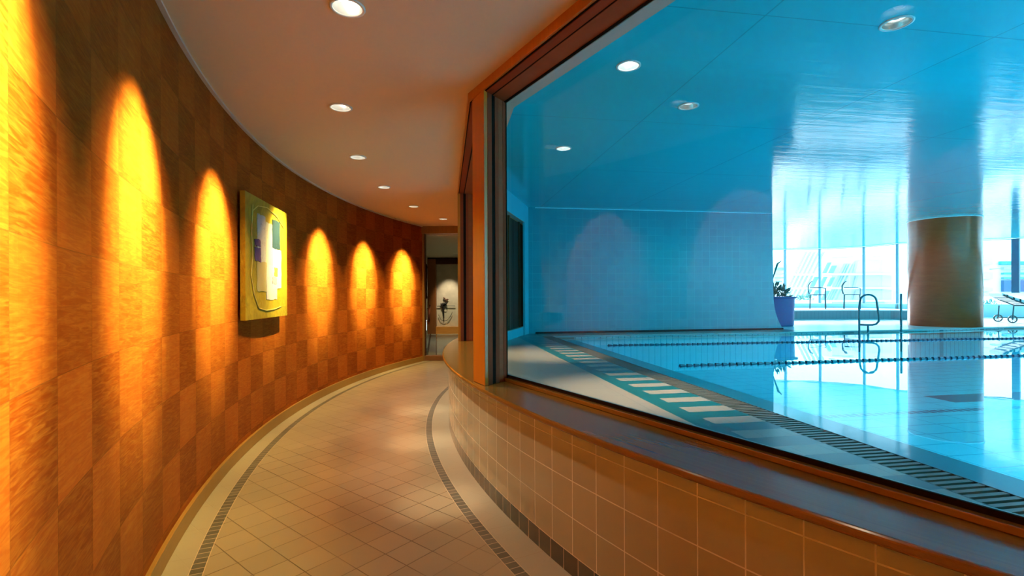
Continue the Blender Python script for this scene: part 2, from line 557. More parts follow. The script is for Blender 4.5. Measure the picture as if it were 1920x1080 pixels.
for i, (p, ang) in enumerate(zip(LPOS, LIGHT_ANG)):
    tgt = pol(R_WALL, ang)
    t = downlight('downlight', p.x, p.y, H_COR, .066, names[i] if i > 1 else names[i], 'downlights in the corridor ceiling', BULB, tgt)
    spot('wall_washer', (p.x, p.y, H_COR - .012), (tgt.x, tgt.y, 1.48), WASH_POWER * (1.15 if i != 4 else .5), 41, 1.0, WARM, .02, t)
    spot('wall_glow', (p.x, p.y, H_COR - .012), (tgt.x, tgt.y, .95), WASH_POWER * .22, 66, 1.0, (1.0, .70, .20), .02, t)
    spot('floor_light', (p.x, p.y, H_COR - .012), (p.x * .92 + C.x * .08, p.y * .92 + C.y * .08, 0), 55 * (.1, .12, .2, .6, 1.4, 1.9, 2.0, 1.9)[i], 88, 1.0, NEUTRAL, .05, t)

for k_, tg_ in ((3, (-.74, 3.92, 0)), (2, (-.42, 2.76, 0)), (4, (-.95, 5.0, 0))):  # added narrow beams that make the bright patches on the floor
    p = LPOS[k_]; dl = [o_ for o_ in bpy.data.objects if o_.name.startswith('downlight') and o_.type == 'EMPTY'][k_]
    spot('added_beam', (p.x, p.y, H_COR - .012), tg_, 170, 15, 1.0, (1.0, .80, .50), .02, dl)

for k_, pw_ in ((2, 60), (3, 170), (4, 170), (5, 110)):  # added wider beams to brighten the low wall tiles
    p = LPOS[k_]; q_ = pol(R_LOW, LIGHT_ANG[k_] + 1.0)
    dl = [o_ for o_ in bpy.data.objects if o_.name.startswith('downlight') and o_.type == 'EMPTY'][k_]
    spot('added_beam', (p.x, p.y, H_COR - .012), (q_.x, q_.y, .25), pw_, 48, 1.0, (1.0, .84, .56), .03, dl)

# ------------------------------------------------------------------ window wall: facets between corridor and pool
F0, F2, F7, F18, F20, F21, F22, F30 = (offs(v) for v in (0, .02, .07, .185, .20, .212, .222, .30))
def seg_quad(P, Q, i): return [P[i], P[i + 1], Q[i + 1], Q[i]]
def facet_win(n, i, label, glass_from=None):
    root = empty('window_%d' % n, (*((F0[i] + F0[i + 1]) / 2), .64)); struct(root, label)
    prism('head_beam', seg_quad(F0, F20, i), 2.388, 2.46, POSTW if True else None, root, bevel=.0)
    prism('head_track', seg_quad(F2, F7, i), 2.380, 2.3875, TRACK, root)
    prism('head_groove', seg_quad(offs(.012), F2, i), 2.3835, 2.3875, BLACK, root)
    prism('head_groove', seg_quad(F7, offs(.082), i), 2.3835, 2.3875, BLACK, root)
    prism('head_lining', seg_quad(offs(.082), F18, i), 2.381, 2.3875, BROWNW, root)
    prism('head_gasket', seg_quad(F18, F20, i), 2.376, 2.3875, BLACK, root)
    gf = F21[i]; gt = F21[i + 1]; hf = F22[i]; ht = F22[i + 1]
    if glass_from is None: prism('glass_pane', [gf, gt, ht, hf], .655, 2.392, GLASS, root)
    prism('sill_strip', seg_quad(offs(.178), offs(.205), i), .6405, .661, HONEY, root, bevel=.003)
    prism('sill_gasket', seg_quad(offs(.203), offs(.2115), i), .6405, .677, BLACK, root)
    return root
w0 = facet_win(4, 0, 'window pane nearest the camera side')
w1 = facet_win(1, 1, 'large plate window to the pool hall above the curved ledge')
w2 = facet_win(2, 2, 'narrow-looking second window beyond the wooden post')
w3 = facet_win(3, 3, 'third window, seen dark from the pool side', False)

def jamb(root, A, P, depthdir, z0=.6405, z1=2.384):
    """strips across the jamb from A (corridor face) to P (glass)"""
    rows = [(.0, .15, POSTW, .000, 'jamb_strip'), (.15, .33, TRACK, .003, 'jamb_track'), (.33, .48, BLACK, .001, 'jamb_groove'), (.48, .63, TRACK, .003, 'jamb_track'),
            (.63, .83, BROWNW, .004, 'jamb_lining'), (.83, .965, TRACK, .006, 'jamb_lining'), (.965, 1.0, BLACK, .009, 'jamb_gasket')]
    A = Vector(A); P = Vector(P)
    for f0, f1, mt, h, nm in rows:
        if h == 0: continue
        p = A.lerp(P, f0); q = A.lerp(P, f1)
        prism(nm, [p + depthdir * h, q + depthdir * h, q - depthdir * .004, p - depthdir * .004], z0, z1, mt, root)
d1 = (VERT[1] - VERT[2]).normalized()      # towards the camera along facet 1
d2 = (VERT[2] - VERT[3]).normalized()
# post between the first and second window
A = VERT[2] + d1 * .215; B = Vector((-.243, 3.01)); P0 = Vector((-.036, 3.030))
prism('corner_post', [A, B, (-.22, 3.10), (-.10, 3.20), (-.045, 3.14), P0], .6405, 2.388, POSTW, w1, bevel=.004)
jamb(w1, A, P0, Vector((.83, -.55)))
# post between the second and third window
n2 = Vector((d2.y * -1, d2.x)); n2 = Vector((-d2.y, d2.x))
if n2.dot(C - VERT[3]) < 0: n2 = -n2
A2 = VERT[3] + d2 * .10; P2 = A2 + n2 * .2
prism('corner_post', [A2, VERT[3] + Vector((.012, .0)), VERT[3] + Vector((.03, .12)), F30[3] + Vector((0, .1)), F30[3] + d2 * .12, P2], .6405, 2.388, POSTW, w2, bevel=.003)
jamb(w2, A2, P2, d2)
for k in (1, 4):
    Q = [VERT[k] + (VERT[k + 1] - VERT[k]).normalized() * .1, VERT[k] + (VERT[k - 1] - VERT[k]).normalized() * .1, F30[k] + (VERT[k - 1] - VERT[k]).normalized() * .08, F30[k] + (VERT[k + 1] - VERT[k]).normalized() * .08]
    prism('corner_post', Q, .6405, 2.388, POSTW, w0 if k == 1 else w3)
# dark uprights in the third window, seen through the pool hall
for k in range(6):
    f0, f1 = k / 6 + .004, (k + 1) / 6 - .004
    P_, Q_ = offs(.19), offs(.215)
    prism('dark_shutter', [P_[3].lerp(P_[4], f0), P_[3].lerp(P_[4], f1), Q_[3].lerp(Q_[4], f1), Q_[3].lerp(Q_[4], f0)], .662, 2.375, SHUT, w3)
for f in (.30, .56, .80, .965):
    p = offs(.17)[3].lerp(offs(.17)[4], f); q = offs(.235)[3].lerp(offs(.235)[4], f); dd = (VERT[4] - VERT[3]).normalized() * (.03 if f < .9 else .12)
    prism('window_upright', [p - dd, p + dd, q + dd, q - dd], .6405, 2.388, DARKW, w3)

# pool-side shell of the window wall
for nm, o0, o1, z0, z1, mt in (('wall_bulkhead', .2235, .30, 2.395, 2.75, BLUEPAINT), ('wall_apron', .2235, .272, .30, .652, BLUEPAINT)):
    bm = bmesh.new(); P, Q = offs(o0), offs(o1)
    for i in range(5):
        prism_bm(bm, seg_quad(P, Q, i), z0, z1)
    struct(from_bm(nm, bm, mt))
bm = bmesh.new()
for i in range(5): prism_bm(bm, seg_quad(offs(.2), offs(.2235), i), 2.47, 2.75)
struct(from_bm('wall_header', bm, BLUEPAINT))
bm = bmesh.new()
for i in range(5): prism_bm(bm, seg_quad(offs(.2235), offs(.299), i), 2.390, 2.3949)
struct(from_bm('trim_3', bm, SOFFIT))
bm = bmesh.new()
for i in range(5): prism_bm(bm, seg_quad(offs(.2235), offs(.272), i), .652, .66)
struct(from_bm('trim_4', bm, CREAM))
# blue pier where the window wall meets the far tiled wall
e = (VERT[4] - VERT[3]).normalized()
p0 = F30[3] + e * ((8.02 - F30[3].y) / e.y); p1 = F30[3] + e * ((8.36 - F30[3].y) / e.y)
nrm = Vector((-e.y, e.x))
prism('wall_pier', [p0 + nrm * .02, p1 + nrm * .02, p1 + nrm * .12, p0 + nrm * .12][::-1] if False else [p0 - nrm * .001, p1 - nrm * .001, p1 + nrm * .03, p0 + nrm * .03], Z_DECK - .1, 2.75, BLUEPAINT)
struct(bpy.data.objects['wall_pier'])

# ------------------------------------------------------------------ pool hall shell
base0 = ab(.40, 8.165)
def wall_profile():
    prof = [(1.56, .42), (1.56, 2.75), (6.22, 2.75), (6.235, 1.25)]
    for k in range(9):
        t = k / 8; prof.append((6.235 + .20 * (t ** 2.0), 1.25 - .73 * (t ** .8)))
    prof += [(6.435, .42)]
    return prof
bm = bmesh.new(); pr = wall_profile()
f = [bm.verts.new((*ab(a, 8.165), z)) for a, z in pr]; g = [bm.verts.new((*ab(a, 8.50), z)) for a, z in pr]
bm.faces.new(f); bm.faces.new(g[::-1])
for i in range(len(pr)): bm.faces.new((f[i], f[(i + 1) % len(pr)], g[(i + 1) % len(pr)], g[i]))
struct(from_bm('wall_far', bm, POOLWALL), 'blue tiled end wall of the pool hall')
struct(prism('trim_5', [ab(1.7, 8.150), ab(6.21, 8.150), ab(6.21, 8.17), ab(1.7, 8.17)], 2.682, 2.696, plain('pale_cyan_trim', (.25, .85, .95), .5)))
struct(prism('baseboard_far', [ab(1.7, 8.15), ab(6.43, 8.15), ab(6.43, 8.17), ab(1.7, 8.17)], .52, .55, plain('dark_wall_base', (.002, .03, .04), .7, 0, .1)))

# curved glass front of the hall and the ceiling that reaches it
FAC = [Vector(v) for v in ((5.0, 17.2), (7.6, 16.9), (9.14, 16.1), (10.27, 16.2), (11.30, 15.6), (11.95, 14.9), (13.86, 13.3), (16.0, 10.6), (17.6, 7.0), (18.2, 3.0), (17.8, -1.5))]
FAC[1] = Vector((7.4, 16.3)); FAC[2] = Vector((9.18, 16.25)); FAC[3] = Vector((10.22, 16.05)); FAC[4] = Vector((11.25, 15.45)); FAC[5] = Vector((11.60, 14.55))
FAC[0] = Vector((4.6, 16.2))
outline = offs(.225)[::-1]
outline = [Vector((1.55, 11.0)) + Vector((-1, 5.2))] + offs(.225)[1:][::-1] + [offs(.225)[0], Vector((6.0, -4.2)), Vector((17.0, -5.0))] + FAC[::-1]
pc = prism('ceiling_pool', outline, H_POOL, H_POOL + .08, POOLCEIL)
PL = [(2.17, 2.72), (.78, 3.21), (1.43, 3.90), (.54, 5.00), (3.6, 2.0), (5.2, 3.2)]
cut_holes(pc, [(x, y, .068) for x, y in PL[:4]], H_POOL - .02, H_POOL + .1)
struct(pc, 'glossy cyan ceiling of the pool hall')
plab = ['large oval-looking downlight high at the right in the cyan ceiling', 'lit round downlight nearest the window head in the cyan ceiling',
        'unlit-looking downlight in the middle of the cyan ceiling', 'small lit downlight farthest back in the cyan ceiling']
for i, (x, y) in enumerate(PL[:4]):
    t = downlight('downlight', x, y, H_POOL, .07, plab[i], 'downlights in the pool ceiling', BULB2 if i in (1, 3) else REFL)
    if i in (1, 3):
        spot('deck_light', (x, y, H_POOL - .012), (x + (.16 if i == 1 else -.10), y + (.05 if i == 1 else .45), Z_DECK), 520 if i == 1 else 420, 48, 1.0, (1.0, .72, .45), .03, t)
    else:
        lathe('lens', [(.001, .03), (.05, .032)], (x, y, H_POOL), lamp_mat('dim_lens', (.85, 1, 1), 1.3), t, cap=False)
# closing walls of the hall outside the view
struct(prism('wall_near', [Vector((3.3, -1.6)), Vector((3.4, -1.9)), Vector((17.8, -5.1)), Vector((17.8, -4.8)), Vector((6.0, -4.0))], .3, 2.75, BLUEPAINT))
struct(prism('wall_back', [Vector((1.35, 10.9)), Vector((1.5, 11.0)), Vector((.9, 16.4)), Vector((.7, 16.4))], .3, 2.75, BLUEPAINT))

# ------------------------------------------------------------------ deck, overflow channel, basin
Z0 = -.22
ex = offs(.265)
deck_left = [ab(1.673, 8.6), ab(1.673, -4.2)] + [Vector((3.4, -4.2 + .3))][:0] + [ex[0] + Vector((0, -.2))] + ex[1:5] + [ab(.3, 8.6)]
# keep the polygon simple: the deck strip between the window wall and the channel
deck_left = [ex[1] + Vector((.30, -.45)), ex[1], ex[2], ex[3], ex[4], ab(1.673, 8.55), ab(1.673, .0)]
bm = bmesh.new(); prism_bm(bm, deck_left, Z_DECK - .1, Z_DECK)
prism_bm(bm, [ab(1.673, 7.58), ab(1.7, 8.6), ab(3.6, 17.5), ab(22, 17.5), ab(22, 7.9), ab(11, 7.86), ab(9, 7.66), ab(7, 7.58)], Z_DECK - .1, Z_DECK - .0002)
struct(from_bm('pool_deck', bm, DECK), 'tiled pool deck with a teal and cream patterned band')
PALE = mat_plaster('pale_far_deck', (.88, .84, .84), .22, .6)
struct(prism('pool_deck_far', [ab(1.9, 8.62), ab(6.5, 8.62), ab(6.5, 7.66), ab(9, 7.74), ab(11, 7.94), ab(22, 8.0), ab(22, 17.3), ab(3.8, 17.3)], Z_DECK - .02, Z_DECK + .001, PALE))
struct(prism('trim_6', [ab(1.848, 7.545), ab(1.848, 7.58), ab(7, 7.58), ab(9, 7.66), ab(11, 7.86), ab(16, 7.9), ab(16, 7.86), ab(11, 7.82), ab(9, 7.625), ab(7, 7.545)], Z_DECK - .02, Z_DECK + .004, CREAM))
# channel and grate
GB0, GB1 = -.5, 7.56
struct(prism('drain_channel', [ab(1.66, GB0), ab(1.86, GB0), ab(1.86, 7.58), ab(1.66, 7.58)], .30, .46, BLACK))
g = empty('drain_grate', (*ab(1.76, 3.5), Z_DECK)); tag(g, 'long slatted overflow grate running along the pool edge', 'drain grate')
bm = bmesh.new(); nb = int((GB1 - GB0) / .036)
for k in range(nb):
    b0 = GB0 + k * .036
    prism_bm(bm, [ab(1.679, b0), ab(1.842, b0), ab(1.842, b0 + .020), ab(1.679, b0 + .020)], Z_DECK - .03, Z_DECK - .001)
from_bm('grate_slats', bm, plain('cream_grate_plastic', (.13, .125, .10), .4), g)
bm = bmesh.new()
for a in (1.6735, 1.8425):
    prism_bm(bm, [ab(a, GB0), ab(a + .0055, GB0), ab(a + .0055, GB1), ab(a, GB1)], Z_DECK - .06, Z_DECK + .0)
from_bm('grate_rail', bm, plain('dark_grate_rail', (.02, .05, .06), .4), g)
# basin
E1 = 2.22
shelfm = plain('teal_shelf_tiles', (.008, .12, .16), .3)
struct(prism('basin_shelf', [ab(1.849, GB0 - 3), ab(E1, GB0 - 3), ab(E1, 7.58), ab(1.849, 7.58)], Z0, .455, shelfm))
fl = [ab(E1, -4), ab(17, -4), ab(17, 7.9), ab(11, 7.86), ab(9, 7.66), ab(7, 7.58), ab(E1, 7.58)]
struct(prism('basin_floor', fl, -.25, -.10, BASIN), 'light blue tiled pool floor')
bm = bmesh.new()
rim = [ab(E1, 7.58), ab(7, 7.58), ab(9, 7.66), ab(11, 7.86), ab(17, 7.9)]
for p, q in zip(rim, rim[1:]): prism_bm(bm, [p, q, q + V * .05, p + V * .05], -.12, Z_DECK - .021)
prism_bm(bm, [ab(E1 - .004, -4), ab(E1 + .001, -4), ab(E1 + .001, 7.6), ab(E1 - .004, 7.6)], -.12, .454)
struct(from_bm('basin_wall', bm, BASIN))
wt = prism('pool_water', [ab(1.849, -.45), ab(2.3, -1.2), ab(16.9, -1.2), ab(16.9, 7.87), ab(11, 7.815), ab(9, 7.62), ab(7, 7.54), ab(1.849, 7.54)], Z_WATER - .0001, Z_WATER, WATER)
# one surface only
bm = bmesh.new(); bm.from_mesh(wt.data)
bmesh.ops.delete(bm, geom=[fc for fc in bm.faces if fc.normal.z < .9], context='FACES'); bm.to_mesh(wt.data); bm.free()
tag(wt, 'still clear pool water mirroring the bright terrace', 'water', kind='stuff')
struct(prism('wall_basin_right', [ab(17, -4.5), ab(22, -4.5), ab(22, 7.95), ab(17, 7.95)], -.2, Z_DECK, DECK))

# lane ropes
def rope(b0, b1, a0, a1, label):
    t = empty('lane_rope', (*ab((a0 + a1) / 2, b0), Z_WATER)); tag(t, label, 'lane rope', 'lane ropes floating on the pool')
    bm = bmesh.new(); n = 46
    tube_bm(bm, [(*ab(a0 + (a1 - a0) * k / n, b0 + (b1 - b0) * k / n + .01 * math.sin(k * .7)), Z_WATER + .004) for k in range(n + 1)], .006, 6)
    from_bm('cord', bm, BLUEM, t)
    bm = bmesh.new(); L = a1 - a0; m = int(L / .075)
    for k in range(m):
        f = (k + .5) / m; c = ab(a0 + L * f, b0 + (b1 - b0) * f + .01 * math.sin(f * 32))
        mt = Matrix.Translation((*c, Z_WATER + .006)) @ Matrix.Rotation(math.atan2(U.y, U.x), 4, 'Z') @ Matrix.Rotation(math.radians(90), 4, 'Y')
        bmesh.ops.create_cone(bm, cap_ends=True, segments=10, radius1=.017, radius2=.011, depth=.05, matrix=mt)
    from_bm('rope_floats', bm, BLUEM, t)
    t.children[-1]['kind'] = 'stuff' if False else t.children[-1].get('kind', '') or 'part'
    for ch in t.children:
        if 'kind' in ch: del ch['kind']
    return t
BLUEM = plain('navy_float_plastic', (.003, .05, .11), .35)
rope(4.33, 4.37, 2.3, 11.0, 'nearer navy lane rope crossing the water in front of the round column')
rope(6.28, 6.0, 2.3, 11.0, 'farther navy lane rope close to the far pool edge')

# ------------------------------------------------------------------ column
def mat_column():
    m = M('polished_red_stone', rough=.22, spec=.4)
    x, y, z = m.pos()
    n = m.noise(m.vec(x * 3.0, y * 3.0, z * 14.0), 1.0, 5, .65, .8)
    n2 = m.noise(m.vec(x, y, z), 60, 2)
    j = line(z + .02, .72, .006)
    c = m.mix((n * 1.7 - .35).clamp(), (.42, .058, .014), (.56, .10, .026))
    c = m.mix(n2 * .25, c, (.30, .08, .03))
    m.color(m.mix(j * .3, c, (.12, .05, .03))); return m.m
t = empty('round_column', (8.86, 9.92, Z_DECK)); tag(t, 'thick round brown stone column standing at the far pool edge', 'column')
lathe('column_shaft', [(.584, 0), (.584, 2.16), (.584, 2.172)], (8.86, 9.92, Z_DECK), mat_column(), t, seg=96, cap=True, smooth=False)
for p in t.children[0].data.polygons: p.use_smooth = len(p.vertices) == 4
lathe('column_cap', [(.592, 2.155), (.592, 2.175), (.584, 2.175), (.584, 2.155), (.592, 2.155)], (8.86, 9.92, Z_DECK), WHITEM, t, seg=96, cap=False)
spot('added_column_spot', (7.2, 8.4, H_POOL - .03), (8.5, 9.6, 1.2), 26, 60, .9, (1.0, .50, .22), .04)  # added warm spot on the column, has no fixture

# ------------------------------------------------------------------ painting on the curved wall
def on_ray(px, r):
    k = (px - 960) / 907.0
    a = 1 + k * k; b = -2 * (C.x * k + C.y); c = C.x ** 2 + C.y ** 2 - r * r
    d = (-b + math.sqrt(b * b - 4 * a * c)) / (2 * a)
    return Vector((k * d, d))
PLp, PRp = on_ray(460, 8.775), on_ray(538, 8.755)
pw = (PRp - PLp).length; pu = (PRp - PLp).normalized(); pn = Vector((pu.y, -pu.x))
pz0, pz1 = 1.0, 1.945
def pm(name, u0, u1, v0, v1, t0, t1, mat, parent, sub=0, jitter=0.0, seed=0):
    """slab on the canvas: u along, v up (fractions), thickness t0..t1 off the canvas face"""
    def pt(u, v, t):
        p = PLp + pu * (pw * u) + pn * t
        return (p.x, p.y, pz0 + (pz1 - pz0) * v)
    rnd = random.Random(seed)
    bm = bmesh.new()
    nx = ny = max(1, sub)
    grid = [[None] * (ny + 1) for _ in range(nx + 1)]; back = [[None] * (ny + 1) for _ in range(nx + 1)]
    for i in range(nx + 1):
        for j in range(ny + 1):
            uu = u0 + (u1 - u0) * i / nx; vv = v0 + (v1 - v0) * j / ny
            je = jitter if (i in (0, nx) or j in (0, ny)) else 0
            uu += rnd.uniform(-je, je); vv += rnd.uniform(-je, je) * .8
            grid[i][j] = bm.verts.new(pt(uu, vv, t1)); back[i][j] = bm.verts.new(pt(uu, vv, t0))
    for i in range(nx):
        for j in range(ny):
            bm.faces.new((grid[i][j], grid[i + 1][j], grid[i + 1][j + 1], grid[i][j + 1]))
            bm.faces.new((back[i][j], back[i][j + 1], back[i + 1][j + 1], back[i + 1][j]))
    for i in range(nx):
        bm.faces.new((grid[i][0], back[i][0], back[i + 1][0], grid[i + 1][0])); bm.faces.new((grid[i][ny], grid[i + 1][ny], back[i + 1][ny], back[i][ny]))
    for j in range(ny):
        bm.faces.new((grid[0][j], grid[0][j + 1], back[0][j + 1], back[0][j])); bm.faces.new((grid[nx][j], back[nx][j], back[nx][j + 1], grid[nx][j + 1]))
    return from_bm(name, bm, mat, parent)
def blotch(name, a, b, thr=.55, scale=9, rough=.6, bump=.002, stretch=(1, 1, 1)):
    m = M(name, rough=rough); x, y, z = m.pos()
    n = m.noise(m.vec(x * stretch[0], y * stretch[1], z * stretch[2]), scale, 5, .6, 1.0)
    m.color(m.mix(((n - thr) * 9.0).clamp(), a, b)); m.bump(n, bump); return m.m
def mat_canvas():
    m = M('ochre_impasto', rough=.5); x, y, z = m.pos()
    n = m.noise(m.vec(x, y, z), 6, 5, .6, 2.5)
    n2 = m.noise(m.vec(x * 2.0, y * 2.0, z * .6), 9, 4, .6, 3.0)
    c = m.mix((n * 2.0 - .5).clamp(), (.24, .15, .006), (.42, .29, .010))
    c = m.mix(((n2 - .58) * 7.0).clamp() * .5, c, (.16, .09, .01))
    m.color(c); m.bump(n + n2 * .7, .006); return m.m
pt_ = empty('painting', (*((PLp + PRp) / 2), pz0)); tag(pt_, 'thick ochre collage painting with pale, teal and purple patches on veneer wall', 'painting')
pm('canvas', 0, 1, 0, 1, -.035, 0, mat_canvas(), pt_)
patches = [
 ('pale_patch', .235, .425, .475, .87, (.74, .66, .62), (.45, .34, .32), 'greyish white torn strip'),
 ('cream_patch', .425, .60, .44, .83, (.80, .72, .55), (.70, .60, .42), 'cream patch'),
 ('cream_patch', .225, .44, .225, .475, (.66, .50, .20), (.72, .58, .30), 'yellowish lower patch'),
 ('white_patch', .44, .70, .16, .46, (.78, .66, .66), (.55, .42, .50), 'pinkish lower strip'),
 ('white_patch', .58, .82, .26, .62, (.82, .78, .72), (.70, .64, .62), 'white patch'),
 ('teal_patch', .585, .79, .62, .88, (.004, .04, .075), (.12, .22, .20), 'teal patch with pale flecks'),
 ('purple_patch', .185, .31, .475, .585, (.12, .05, .22), (.35, .25, .38), 'purple patch'),
 ('purple_patch', .185, .30, .60, .655, (.12, .05, .22), (.35, .25, .38), 'small purple patch'),
 ('green_patch', .63, .72, .365, .445, (.62, .66, .06), (.55, .55, .10), 'lime patch'),
 ('purple_patch', .585, .69, .30, .36, (.50, .36, .46), (.30, .20, .34), 'mauve smudge')]
for k, (nm, u0, u1, v0, v1, ca, cb, lab) in enumerate(patches):
    q = pm(nm, u0, u1, v0, v1, -.001, .0025 + k * .0004, blotch('paper_%d' % k, tuple(v * .55 for v in ca), tuple(v * .5 for v in cb), .58 if k != 5 else .63, 26), pt_, 5, .008, k)
    q['label'] = lab
bm = bmesh.new()
def cpt(u, v): p = PLp + pu * (pw * u) + pn * .004; return (p.x, p.y, pz0 + (pz1 - pz0) * v)
path = [(.14, .92), (.11, .7), (.13, .5), (.10, .35), (.16, .2), (.26, .09), (.42, .065), (.62, .07), (.8, .09)]
tube_bm(bm, [cpt(*q) for q in path], .004, 6)
tube_bm(bm, [cpt(*q) for q in [(.12, .86), (.25, .93), (.45, .955), (.7, .92), (.9, .84)]], .0035, 6)
from_bm('raised_brush_line', bm, plain('pale_ochre_ridge', (.62, .46, .12), .5), pt_)

# ------------------------------------------------------------------ doorway and the room beyond
dz = .09
struct(prism('wall_end', [(-1.82, 8.80), (-1.58, 8.80), (-1.58, 8.92), (-1.82, 8.92)], 0, 2.5, DARKW))
struct(prism('wall_end_right', [(.1, 8.80), (1.4, 8.80), (1.4, 8.92), (.1, 8.92)], 0, 2.5, DARKW))
d = empty('door_1', (-.8, 8.86, 0)); struct(d, 'wood-framed opening at the end of the corridor')
JW = mat_wood('door_frame_wood', (.20, .11, .035), (.27, .15, .05), .35, 20, 20, 3)
prism('door_jamb', [(-1.66, 8.76), (-1.59, 8.76), (-1.59, 8.94), (-1.66, 8.94)], 0, 2.31, JW, d, bevel=.004)
prism('door_jamb', [(.03, 8.76), (.10, 8.76), (.10, 8.94), (.03, 8.94)], 0, 2.31, JW, d, bevel=.004)
prism('door_head', [(-1.68, 8.74), (.12, 8.74), (.12, 8.95), (-1.68, 8.95)], 2.31, 2.44, JW, d, bevel=.004)
prism('door_step', [(-1.60, 8.78), (.05, 8.78), (.05, 8.98), (-1.60, 8.98)], 0, dz, mat_wood('step_wood', (.16, .07, .03), (.26, .13, .06), .4, 3, 30, 3), d, bevel=.004)
m = M('grey_green_floor', rough=.22); x, y, z = m.pos()
jl = ((x + y * .155 + .19).abs().lt(.022)).max((x + y * .155 + .02).abs().lt(.012))
m.color(m.mix(jl, (.34, .36, .34), (.05, .07, .08)))
struct(prism('floor_room', [(-2.7, 8.95), (.6, 8.95), (.6, 14.3), (-2.7, 14.3)], -.05, dz, m.m))
CREAMW = mat_plaster('cream_room_paint', (.60, .58, .46))
struct(prism('wall_room_left', [(-1.70, 8.95), (-1.62, 8.95), (-2.48, 14.2), (-2.56, 14.2)], 0, 2.5, CREAMW))
struct(prism('wall_room_right', [(.2, 8.95), (.5, 8.95), (.5, 14.2), (.2, 14.2)], 0, 2.5, CREAMW))
struct(prism('ceiling_room', [(-2.7, 8.96), (.6, 8.96), (.6, 14.3), (-2.7, 14.3)], 2.29, 2.36, CREAMW))
struct(prism('wall_room_far', [(-2.7, 14.15), (.6, 14.15), (.6, 14.3), (-2.7, 14.3)], 0, 2.4, DARKW))
# alcove frame with the lit plaster panel
al = empty('display_alcove', (-1.85, 14.08, dz)); tag(al, 'dark wood alcove framing a pale lit panel beyond the doorway', 'alcove')
prism('alcove_side', [(-2.43, 13.9), (-2.19, 13.9), (-2.19, 14.13), (-2.43, 14.13)], dz, 2.24, mat_wood('red_brown_wood', (.22, .075, .02), (.30, .11, .03), .35, 20, 20, 3), al)
prism('alcove_side', [(-1.46, 13.9), (-1.22, 13.9), (-1.22, 14.13), (-1.46, 14.13)], dz, 2.24, al.children[0].data.materials[0], al)
prism('alcove_head', [(-2.19, 13.9), (-1.46, 13.9), (-1.46, 14.13), (-2.19, 14.13)], 2.10, 2.24, DARKW, al)
prism('alcove_base', [(-2.19, 13.9), (-1.46, 13.9), (-1.46, 14.13), (-2.19, 14.13)], dz, .29, mat_wood('orange_base_wood', (.60, .24, .04), (.75, .33, .07), .35, 3, 3, 30), al)
mp = M('mottled_plaster', rough=.85); x, y, z = mp.pos()
nn = mp.noise(mp.vec(x, y, z), 7, 5); mp.color(mp.mix(nn, (.72, .68, .55), (.45, .42, .34))); mp.bump(nn, .004)
prism('plaster_panel', [(-2.19, 14.06), (-1.46, 14.06), (-1.46, 14.12), (-2.19, 14.12)], .29, 2.10, mp.m, al)
spot('added_alcove_spot', (-1.8, 13.35, 2.25), (-1.82, 14.05, .85), 110, 50, .8, NEUTRAL, .03)  # added spot without a fixture, brightens the plaster panel
spot('added_base_spot', (-1.8, 13.2, 2.25), (-1.82, 13.9, .2), 22, 40, .8, WARM, .03)  # second added spot, for the wooden base only
# iron wall sculpture
sc_ = empty('iron_sculpture', (-1.97, 14.03, 1.0)); tag(sc_, 'black iron wall sculpture with cross bar, hooked stem and wire loop', 'sculpture')
IR = plain('black_iron', (.015, .013, .012), .5)
def spx(px, py, dd=14.02): return ((px - 960) / 907 * dd, dd, 1.17 - (py + .0045 * (px - 960) * 1.0 - 555) * dd / 907)
bm = bmesh.new(); tube_bm(bm, [spx(819, 574), spx(836, 573.5), spx(853, 573.5)], .010, 6); from_bm('cross_bar', bm, IR, sc_)
bm = bmesh.new(); tube_bm(bm, [spx(832, 597), spx(831.5, 588), spx(831, 578), spx(829, 572), spx(826, 569)], [.014, .020, .028, .04, .015], 8); from_bm('stem', bm, IR, sc_)
bm = bmesh.new(); tube_bm(bm, [spx(826, 570), spx(830, 571), spx(835, 569), spx(838, 568)], [.012, .045, .04, .01], 8); from_bm('anvil_head', bm, IR, sc_)
bm = bmesh.new(); tube_bm(bm, [spx(836, 570), spx(838.5, 575), spx(837, 580), spx(833, 580)], .008, 6); from_bm('ring', bm, IR, sc_)
bm = bmesh.new(); tube_bm(bm, [spx(822, 590), spx(826, 599), spx(832, 602), spx(839, 600), spx(845, 592), spx(848, 585)], .006, 6); from_bm('wire_loop', bm, IR, sc_)
bm = bmesh.new()
for a_, b_ in (((833, 558), (838, 565)), ((836, 562), (841, 561)), ((831, 557), (834, 561))):
    p, q = Vector(spx(*a_)), Vector(spx(*b_)); tube_bm(bm, [p, p.lerp(q, .5), q], [.004, .026, .004], 6)
from_bm('leaf_shapes', bm, plain('rust_brown_leaf', (.16, .06, .03), .6), sc_)
# framed black picture, handrail and low wall lamp on the left wall of that room
def wl(y, off=.0):
    f = (y - 8.95) / (14.2 - 8.95); return Vector((-1.62 + (-2.48 + 1.62) * f + off, y))
fp = empty('dark_picture', (*wl(11.0), 1.1)); tag(fp, 'tall black framed picture on the pale wall beyond the doorway', 'picture')
pf = prism('picture_frame', [wl(10.35), wl(10.35, .03), wl(11.35, .03), wl(11.35)], 1.12, 1.86, BLACK, fp)
prism('picture_sheet', [wl(10.42, .03), wl(10.42, .033), wl(11.28, .033), wl(11.28, .03)], 1.18, 1.80, plain('charcoal_print', (.03, .03, .03), .4), pf)
hr = empty('handrail', (*wl(10.8), .8)); tag(hr, 'grey handrail sloping along the pale wall beyond the doorway', 'handrail')
bm = bmesh.new(); tube_bm(bm, [(*wl(9.2, .07), .66), (*wl(13.2, .07), .93)], .022, 10); rl = from_bm('rail', bm, TRACK, hr)
